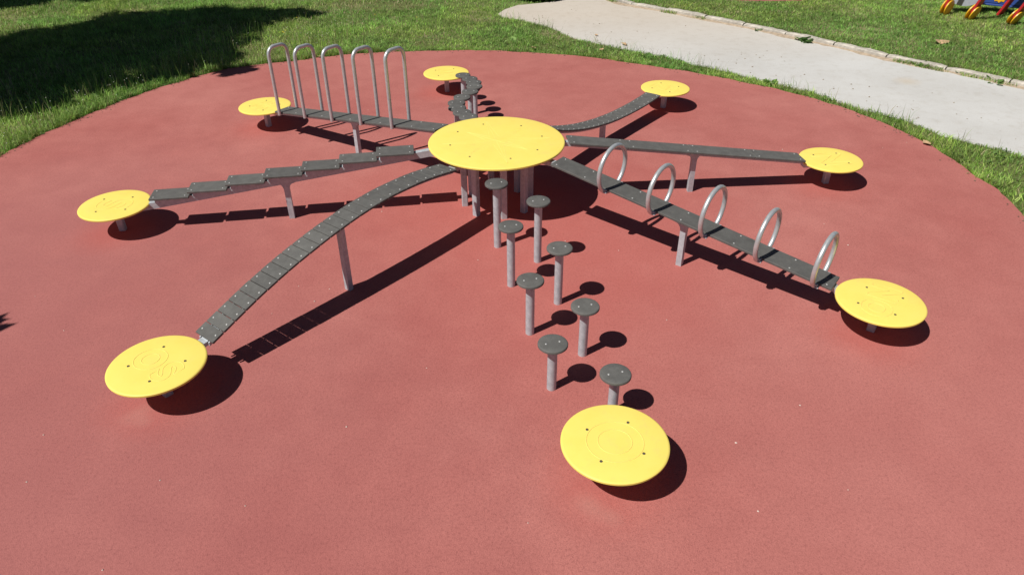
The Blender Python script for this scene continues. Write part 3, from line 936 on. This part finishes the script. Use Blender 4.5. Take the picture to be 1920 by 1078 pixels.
ok = ~inside(RUBBER, X, Y) & ~inside(PATH, X, Y) & ~kerb_side(X, Y) & (edge_dist(kerbL, X, Y) > 0.2) & (vnoise(X, Y, 0.6, 31) > 0.42)
leafy('clover', list(zip(X[ok], Y[ok])), 0.034, 5, 'low clover and broad weeds growing through the lawn', 'ground cover', 0.05, GZ + 0.01, (0.16, 0.27, 0.07))
ok = kerb_side(X, Y) & (np.hypot(X - far_c[0], Y - far_c[1]) > RFAR + 0.05) & (vnoise(X, Y, 0.6, 32) > 0.5)
leafy('clover', list(zip(X[ok], Y[ok])), 0.032, 5, 'low clover growing in the lawn behind the kerb', 'ground cover', 0.05, LZ + 0.01, (0.16, 0.26, 0.075))

def uv_ground(u, v, z=0.0):
    d = FWV + RV * (u - 960) / FPX - UV * (v - 539) / FPX
    P = CAMV + d * (z - CAMV[2]) / d[2]
    return float(P[0]), float(P[1])

# weeds that stand out
def weed(u, v, size, nl, label, z=GZ, colr=(0.07, 0.13, 0.03), spread=0.05):
    colr = tuple(c * 2.1 for c in colr); nl = int(nl * 0.6)
    x, y = uv_ground(u, v + (13 if 'kerb' in label else 5), z)
    return leafy('weed', [(x, y)], size, nl, label, 'weed', spread, z, colr, None, 'weeds by the path')
weed(955, 76, 0.15, 12, 'broad leaved light green weed in the lawn above the rubber edge', colr=(0.15, 0.23, 0.07), spread=0.12)
weed(1510, 66, 0.13, 60, 'dark weed tuft growing between kerb stones, upper one', colr=(0.05, 0.10, 0.025), spread=0.10)
weed(1695, 103, 0.11, 45, 'weed tuft at the kerb foot halfway along the path', colr=(0.07, 0.125, 0.03), spread=0.08)
weed(1722, 111, 0.12, 50, 'weed tuft at the kerb foot just right of another tuft', colr=(0.06, 0.11, 0.03), spread=0.09)
weed(1806, 126, 0.09, 35, 'small weed tuft at the kerb foot near the right edge', colr=(0.06, 0.11, 0.03), spread=0.10)
weed(1870, 143, 0.10, 45, 'weed tuft at the kerb foot closest to the right edge', colr=(0.06, 0.11, 0.03), spread=0.12)
weed(1420, 46, 0.08, 40, 'greyish weed clump against the kerb, further up the path', colr=(0.09, 0.12, 0.06), spread=0.10)
weed(1440, 154, 0.10, 30, 'bushy weed on the grass strip between rubber and path', colr=(0.06, 0.115, 0.025), spread=0.08)
weed(1215, 104, 0.10, 30, 'weed leaning over the pale path at the narrow grass strip', colr=(0.065, 0.12, 0.03), spread=0.10)
weed(1545, 186, 0.08, 24, 'small weed on the strip beside the path at right', colr=(0.06, 0.115, 0.025), spread=0.07)

# little flowers in the turf
MAT['petal_yellow'] = simple('yellow_petal', (0.75, 0.60, 0.05), 0.6, 0, 0.1)
MAT['petal_white'] = simple('white_petal', (0.75, 0.74, 0.66), 0.6, 0, 0.1)
def flowers(name, pts, mat, label, hz, s):
    bm = bmesh.new()
    for (x, y) in pts:
        h = rnd.uniform(*hz); n = 5
        c = bm.verts.new((x, y, GZ + h + s * 0.3)); ring = [bm.verts.new((x + s * math.cos(2 * PI * k / n), y + s * math.sin(2 * PI * k / n), GZ + h)) for k in range(n)]
        for k in range(n): bm.faces.new((c, ring[k], ring[(k + 1) % n]))
    o = link(name, bm, mat); o['kind'] = 'stuff'; tag(o, label, 'flowers')
idx = rng.choice(len(SH[0]), 320, replace=False)
flowers('flower_heads', [(SH[0][i], SH[1][i]) for i in idx], 'petal_white', 'tiny pale flower heads over the shaded grass at left', (0.10, 0.26), 0.006)
flowers('yellow_flowers', [uv_ground(u + rnd.uniform(-5, 5), v + rnd.uniform(-4, 4)) for u, v in [(535, 64)] * 5 + [(700, 30), (1640, 15), (250, 60), (780, 44), (560, 35)]], 'petal_yellow', 'small yellow flowers in the lawn behind the hoops', (0.06, 0.10), 0.013)

# dry leaves and pale crumbs
MAT['dry_leaf'] = simple('dry_leaf', (0.45, 0.30, 0.17), 0.8, 0, 0.25, 30)
def dry_leaf(u, v, z, s, label, group=None):
    x, y = uv_ground(u, v, z)
    bm = bmesh.new()
    pr = [(-1, 0.0), (-0.6, 0.45), (0, 0.6), (0.5, 0.4), (1, 0)]
    mid = [bm.verts.new((p[0] * s, 0, 0.012 + 0.25 * s * abs(p[0]))) for p in pr]
    for sg in (-1, 1):
        e = [mid[0]] + [bm.verts.new((p[0] * s, sg * p[1] * s, 0.016 + 0.3 * s * rnd.random())) for p in pr[1:-1]] + [mid[-1]]
        bm.faces.new((mid[0], e[1], mid[1])); bm.faces.new((mid[1], e[1], e[2], mid[2])); bm.faces.new((mid[2], e[2], e[3], mid[3])); bm.faces.new((mid[3], e[3], mid[4]))
    o = link('dry_leaf', bm, 'dry_leaf'); o.location = (x, y, z); o.rotation_euler = (rnd.uniform(-.2, .2), rnd.uniform(-.2, .2), rnd.uniform(0, 6))
    tag(o, label, 'leaf', group)
dry_leaf(1736, 271, 0.0, 0.065, 'curled pale brown leaf on the rubber edge at right', 'dry leaves')
dry_leaf(1170, 85, -0.01, 0.06, 'brown leaf standing at the grass and path border', 'dry leaves')
dry_leaf(1118, 68, -0.01, 0.04, 'small dark leaf lying on the sandy path', 'dry leaves')
dry_leaf(1000, 92, 0.0, 0.055, 'pale leaf in the grass just above the rubber edge', 'dry leaves')
dry_leaf(1128, 95, 0.0, 0.05, 'tan leaf in the grass strip below the path', 'dry leaves')
dry_leaf(600, 108, 0.0, 0.06, 'tan leaf beside the rubber edge behind the second hoop', 'dry leaves')
dry_leaf(1765, 82, LZ, 0.14, 'long pale dry leaf on the lawn behind the kerb', 'dry leaves')
bm = bmesh.new()
spots = [(66, 556), (896, 488), (50, 903), (82, 815), (193, 1068), (460, 948), (560, 537), (618, 542), (703, 518), (1305, 420), (1421, 958), (1590, 918), (1655, 278), (1700, 268), (960, 520), (1060, 452), (1160, 470), (590, 565),
         (510, 588), (1250, 600), (1545, 420), (1590, 460), (716, 397), (800, 690), (650, 800), (300, 900), (120, 620), (1500, 760), (1380, 830), (990, 980), (1333, 280), (1467, 281), (690, 207), (880, 125), (740, 330)]
for u, v in spots:
    x, y = uv_ground(u, v); s = rnd.uniform(0.0035, 0.0075)
    a0 = rnd.uniform(0, 6)
    c = bm.verts.new((x, y, s * 0.8 + 0.002)); rg = [bm.verts.new((x + s * rnd.uniform(.6, 1.3) * math.cos(a0 + k * PI / 2.5), y + s * rnd.uniform(.6, 1.3) * math.sin(a0 + k * PI / 2.5), 0.0015)) for k in range(5)]
    for k in range(5): bm.faces.new((c, rg[k], rg[(k + 1) % 5]))
MAT['crumb'] = simple('pale_crumb', (0.60, 0.49, 0.43), 0.8, 0, 0.15)
o = link('petal_crumbs', bm, 'crumb'); o['kind'] = 'stuff'; tag(o, 'tiny whitish crumbs scattered over the red rubber', 'litter')
bm = bmesh.new()
for q in range(150):
    t = rnd.random(); p = nearL[rnd.randrange(len(nearL) - 1)]
    x, y = p[0] + rnd.uniform(0, 1.8) * rnd.random(), p[1] + rnd.uniform(0, 1.8) * rnd.random(); s = rnd.uniform(0.006, 0.016)
    if not inside(PATH, np.array([x]), np.array([y]))[0]: continue
    a0 = rnd.uniform(0, 6)
    c = bm.verts.new((x, y, -0.012 + s * 0.7)); rg = [bm.verts.new((x + s * rnd.uniform(.5, 1.3) * math.cos(a0 + k * PI / 2.5), y + s * rnd.uniform(.5, 1.3) * math.sin(a0 + k * PI / 2.5), -0.0105)) for k in range(5)]
    for k in range(5): bm.faces.new((c, rg[k], rg[(k + 1) % 5]))
MAT['debris'] = simple('path_debris', (0.22, 0.17, 0.11), 0.9, 0, 0.3)
o = link('path_debris', bm, 'debris'); o['kind'] = 'stuff'; tag(o, 'brown crumbs of leaf and soil strewn on the pale path', 'litter')

# ------------------------------------------------------------------ trees outside the frame whose shade falls on the lawn
MAT['bark'] = simple('tree_bark', (0.12, 0.09, 0.065), 0.9, 0, 0.3, 12, 0.6, 30)
def leaf_mat():
    m, nt, b = nodes('tree_leaf')
    oi = nd(nt, 'ShaderNodeTexCoord')
    n = noise(nt, 1.3, 3, 0.6, oi.outputs['Object'])
    c = ramp(nt, n.outputs[0], [(0.3, (0.035, 0.07, 0.015)), (0.7, (0.075, 0.12, 0.03))])
    nt.links.new(c.outputs[0], b.inputs['Base Color']); b.inputs['Roughness'].default_value = 0.5
    return m
MAT['leaf'] = leaf_mat()
def tree(name, label, base, blobs, nleaf, tr=0.16):
    """blobs: (x, y, z, radius) lumps of the crown"""
    t = thing(name, label, 'tree', (base[0], base[1], GZ), 0, 'trees shading the lawn')
    bm = bmesh.new()
    cx = np.mean([b[0] for b in blobs]) - base[0]; cy = np.mean([b[1] for b in blobs]) - base[1]; cz = np.mean([b[2] for b in blobs])
    fork = Vector((cx * 0.25, cy * 0.25, cz * 0.55))
    tube(bm, [(0, 0, -0.1), (0.02, 0.01, cz * 0.25), tuple(fork)], [tr * 1.25, tr, tr * 0.75], 12)
    for (bx, by, bz, br) in blobs:
        e = Vector((bx - base[0], by - base[1], bz)); m_ = fork.lerp(e, 0.5) + Vector((0, 0, 0.25))
        tube(bm, [tuple(fork), tuple(m_), tuple(e)], [tr * 0.5, tr * 0.3, tr * 0.1], 7)
    link('trunk', bm, 'bark', t, True, 60)
    V = []; F = []
    vol = np.array([b[3] ** 2 for b in blobs]); vol = vol / vol.sum()
    for (bx, by, bz, br), w in zip(blobs, vol):
        m_ = int(nleaf * w)
        d = rng.normal(size=(m_, 3)); d /= np.linalg.norm(d, axis=1)[:, None]
        rr = br * rng.random(m_) ** 0.45 * (0.86 + 0.2 * np.sin(d[:, 0] * 5 + bx) * np.cos(d[:, 1] * 6 + by))
        P = d * rr[:, None] * np.array([1, 1, 0.8]) + np.array([bx - base[0], by - base[1], bz])
        for p in P:
            u = np.array([rnd.gauss(0, 1), rnd.gauss(0, 1), rnd.gauss(0, .5)]); u /= np.linalg.norm(u)
            v = np.cross(u, [rnd.gauss(0, .4), rnd.gauss(0, .4), 1]); v /= np.linalg.norm(v) + 1e-6
            L = rnd.uniform(0.07, 0.12); b = len(V)
            V += [tuple(p - u * L), tuple(p + v * L * 0.5), tuple(p + u * L), tuple(p - v * L * 0.5)]; F.append((b, b + 1, b + 2, b + 3))
    me = bpy.data.meshes.new('crown'); me.from_pydata(V, [], F); me.materials.append(MAT['leaf'])
    put('crown', me, t)
    return t
def cast(gx, gy, z, r):      # crown lump whose shade is centred on ground point (gx, gy)
    return (gx - SX * z, gy - SY * z, z, r)
tree('broad_tree', 'broad leafy tree left of the playground casting the large shadow', (-10.2, 1.6),
     [cast(-8.9, 4.0, 5.2, 1.7), cast(-7.6, 4.9, 5.6, 1.8), cast(-6.4, 6.1, 5.8, 1.75), cast(-5.2, 6.9, 5.6, 1.15), cast(-6.7, 3.9, 4.8, 1.25), cast(-5.3, 5.2, 5.2, 1.2),
      cast(-4.55, 4.75, 4.8, 0.55), cast(-4.25, 7.85, 6.0, 0.5), cast(-3.75, 7.75, 6.0, 0.3), cast(-3.95, 4.25, 4.6, 0.28), cast(-4.9, 4.1, 4.6, 0.5), cast(-8.6, 2.6, 4.6, 1.2), cast(-6.2, 2.85, 4.3, 0.55), cast(-5.55, 3.65, 4.4, 0.5), cast(-7.2, 2.3, 4.4, 0.9), cast(-6.7, 2.0, 4.2, 0.4), cast(-7.9, 6.0, 5.8, 1.0), cast(-6.9, 7.2, 6.0, 1.05), cast(-5.8, 7.9, 6.2, 0.6), cast(-5.0, 7.9, 6.2, 0.5)], 42000)
tree('far_tree', 'leafy tree beyond the left edge casting the shadow in the top corner', (-13.6, 6.4),
     [cast(-11.0, 9.6, 5.2, 1.4), cast(-9.3, 10.0, 5.6, 1.25), cast(-12.2, 8.7, 5.0, 1.2), cast(-8.0, 10.1, 5.4, 0.8), cast(-10.2, 11.0, 6.2, 1.3), cast(-9.9, 8.9, 5.0, 0.75), cast(-8.7, 9.3, 5.2, 0.5)], 15000)
gx, gy = uv_ground(-14, 622)  # small tree added out of view, crown placed to shade the left edge
tree('added_shade_tree', 'unseen small tree added left of the camera to cast the shadow at the left edge', (gx - 3.4, gy - 1.9),
     [cast(gx - 0.16, gy, 2.6, 0.20), cast(gx - 0.75, gy + 0.1, 2.8, 0.5), cast(gx - 1.4, gy - 0.2, 3.2, 0.6)], 3500, 0.06)

# shrub just past the top edge beside the path
def shrub(name, label, x, y, rx, ry, hz, nleaf):
    t = thing(name, label, 'shrub', (x, y, GZ))
    bm = bmesh.new()
    for q in range(7):
        a = q * 0.9; e = (0.6 * rx * math.cos(a), 0.6 * ry * math.sin(a), hz * 0.8)
        tube(bm, [(0.05 * math.cos(a), 0.05 * math.sin(a), -0.02), (e[0] * 0.4, e[1] * 0.4, hz * 0.4), e], [0.018, 0.012, 0.005], 6)
    link('stem', bm, 'bark', t)
    V = []; F = []
    for q in range(nleaf):
        d = np.array([rnd.gauss(0, 1), rnd.gauss(0, 1), rnd.gauss(0, 1)]); d /= np.linalg.norm(d); d[2] = abs(d[2])
        p = d * np.array([rx, ry, hz]) * rnd.random() ** 0.4 * rnd.uniform(0.8, 1.08) + np.array([0, 0, 0.05])
        u = np.array([rnd.gauss(0, 1), rnd.gauss(0, 1), rnd.gauss(0, .6)]); u /= np.linalg.norm(u); v = np.cross(u, [rnd.gauss(0, .5), rnd.gauss(0, .5), 1]); v /= np.linalg.norm(v) + 1e-6
        L = rnd.uniform(0.03, 0.055); b = len(V)
        V += [tuple(p - u * L), tuple(p + v * L * 0.5), tuple(p + u * L), tuple(p - v * L * 0.5)]; F.append((b, b + 1, b + 2, b + 3))
    me = bpy.data.meshes.new('foliage'); me.from_pydata(V, [], F); me.materials.append(MAT['leaf']); put('foliage', me, t)
shrub('shrub', 'dark shrub at the top edge beside the end of the path', 0.55, 8.98, 0.48, 0.34, 0.50, 4000)

# ------------------------------------------------------------------ second play toy across the path
MAT['toy_red'] = simple('red_toy_panel', (0.48, 0.022, 0.028), 0.4, 0, 0.08)
MAT['toy_blue'] = simple('blue_toy_panel', (0.03, 0.075, 0.30), 0.4, 0, 0.08)
MAT['toy_yellow'] = simple('yellow_toy_panel', (0.75, 0.42, 0.02), 0.4, 0, 0.08)
MAT['toy_grey'] = simple('grey_toy_panel', (0.36, 0.39, 0.44), 0.5, 0, 0.06)
fx, fy = uv_ground(1897, 44, LZ)
gx_, gy_ = uv_ground(1822, 36, LZ)
toy = thing('play_structure', 'red, blue and yellow play structure with round yellow feet on the lawn', 'play structure', (fx, fy, LZ), 0)
def foot(u, v, lean, hgt, wd, discs=True):
    """red leg board between two round yellow cheeks, leaning to the side"""
    x, y = uv_ground(u, v, LZ); x -= fx; y -= fy
    view = math.atan2(fy + y - CAMP[1], fx + x - CAMP[0])
    yaw = view - 0.42
    mt = Matrix.Translation((x, y, 0)) @ Matrix.Rotation(yaw, 4, 'Z') @ Matrix.Rotation(lean, 4, 'X')
    bm = bmesh.new(); box(bm, (-0.085, -0.0215, 0.13 if discs else 0.02), (0.085, 0.0215, 0.95), 0.006)
    leg = link('leg', bm, 'toy_red', toy); leg.matrix_local = mt
    for s in ((-1, 1) if discs else ()):
        bm = bmesh.new(); lathe(bm, [(0, 0.0), (wd * 0.93, 0), (wd, 0.006), (wd, 0.022), (wd * 0.93, 0.028), (0, 0.028)], 32)
        o = link('foot_disc', bm, 'toy_yellow', leg, True, 40)
        o.matrix_local = Matrix.Translation((0, s * 0.0225 + (0 if s > 0 else 0), wd * 0.98)) @ Matrix.Rotation(-s * PI / 2, 4, 'X')
    return mt
foot(1893, 46, 0.38, 0, 0.135)
foot(1815, 37, 0.34, 0, 0.135)
foot(1769, 28, 0.16, 0, 0.135)
foot(1872, 30, 0.38, 0, 0.125, False)
# seat panel, blue board with a yellow sun, grey rounded board
bx, by = uv_ground(1868, 26, LZ); bx -= fx; by -= fy
face = math.atan2(CAMP[1] - fy, CAMP[0] - fx)
bm = bmesh.new(); box(bm, (-0.024, -0.36, 0.16), (0.024, 0.36, 0.62), 0.012)
o = link('board', bm, 'toy_blue', toy); o.location = (bx, by, 0); o.rotation_euler = (0, 0, face)
bm = bmesh.new()
n = 24
c0 = [(0.145 if k % 2 == 0 else 0.118) for k in range(n)]
A = [bm.verts.new((0.0245, c0[k] * math.cos(2 * PI * k / n) - 0.02, 0.33 + c0[k] * math.sin(2 * PI * k / n))) for k in range(n)]
B = [bm.verts.new((0.034, v.co.y, v.co.z)) for v in A]
for k in range(n): bm.faces.new((A[k], A[(k + 1) % n], B[(k + 1) % n], B[k]))
bm.faces.new(B); bm.faces.new(A[::-1])
link('sun_emblem', bm, 'toy_yellow', o)
bm = bmesh.new(); box(bm, (-0.30, -0.40, 0.125), (0.03, 0.40, 0.158), 0.006)
o = link('platform_board', bm, 'toy_blue', toy); o.location = (bx, by, 0); o.rotation_euler = (0, 0, face)
gx2, gy2 = uv_ground(1800, 26, LZ)
bm = bmesh.new()
poly = [(0.31 * math.cos(t), 0.40 + 0.27 * math.sin(t)) for t in np.linspace(0, 2 * PI, 32, endpoint=False)]
A = [bm.verts.new((0.012, y, z)) for y, z in poly]; B = [bm.verts.new((-0.012, y, z)) for y, z in poly]
for k in range(32): bm.faces.new((A[k], A[(k + 1) % 32], B[(k + 1) % 32], B[k]))
bm.faces.new(B[::-1]); bm.faces.new(A)
o = link('rounded_board', bm, 'toy_grey', toy); o.location = (gx2 - fx, gy2 - fy, 0.0); o.rotation_euler = (0, 0, face)

# dark crumbs of soil and clippings along the rubber rim
bm = bmesh.new()
for q in range(900):
    i = rnd.randrange(len(RUBBER)); p = RUBBER[i]; o_ = abs(rnd.gauss(0, 0.05))
    if rnd.random() < 0.55 and vnoise(np.array([p[0]]), np.array([p[1]]), 0.5, 81)[0] < 0.5: continue
    x = p[0] - nrm[i][0] * o_ + rnd.uniform(-0.04, 0.04); y = p[1] - nrm[i][1] * o_ + rnd.uniform(-0.04, 0.04)
    s = rnd.uniform(0.004, 0.013); a0 = rnd.uniform(0, 6)
    if not inside(RUBBER, np.array([x]), np.array([y]))[0]: continue
    c = bm.verts.new((x, y, s * 0.5 + 0.002)); rg = [bm.verts.new((x + s * rnd.uniform(.5, 1.5) * math.cos(a0 + k * PI / 2.5), y + s * rnd.uniform(.5, 1.5) * math.sin(a0 + k * PI / 2.5), 0.0015)) for k in range(5)]
    for k in range(5): bm.faces.new((c, rg[k], rg[(k + 1) % 5]))
MAT['rim'] = simple('rim_soil', (0.10, 0.075, 0.05), 0.95, 0, 0.4)
o = link('rim_crumbs', bm, 'rim'); o['kind'] = 'stuff'; tag(o, 'dark soil crumbs and clippings along the rubber rim', 'litter')
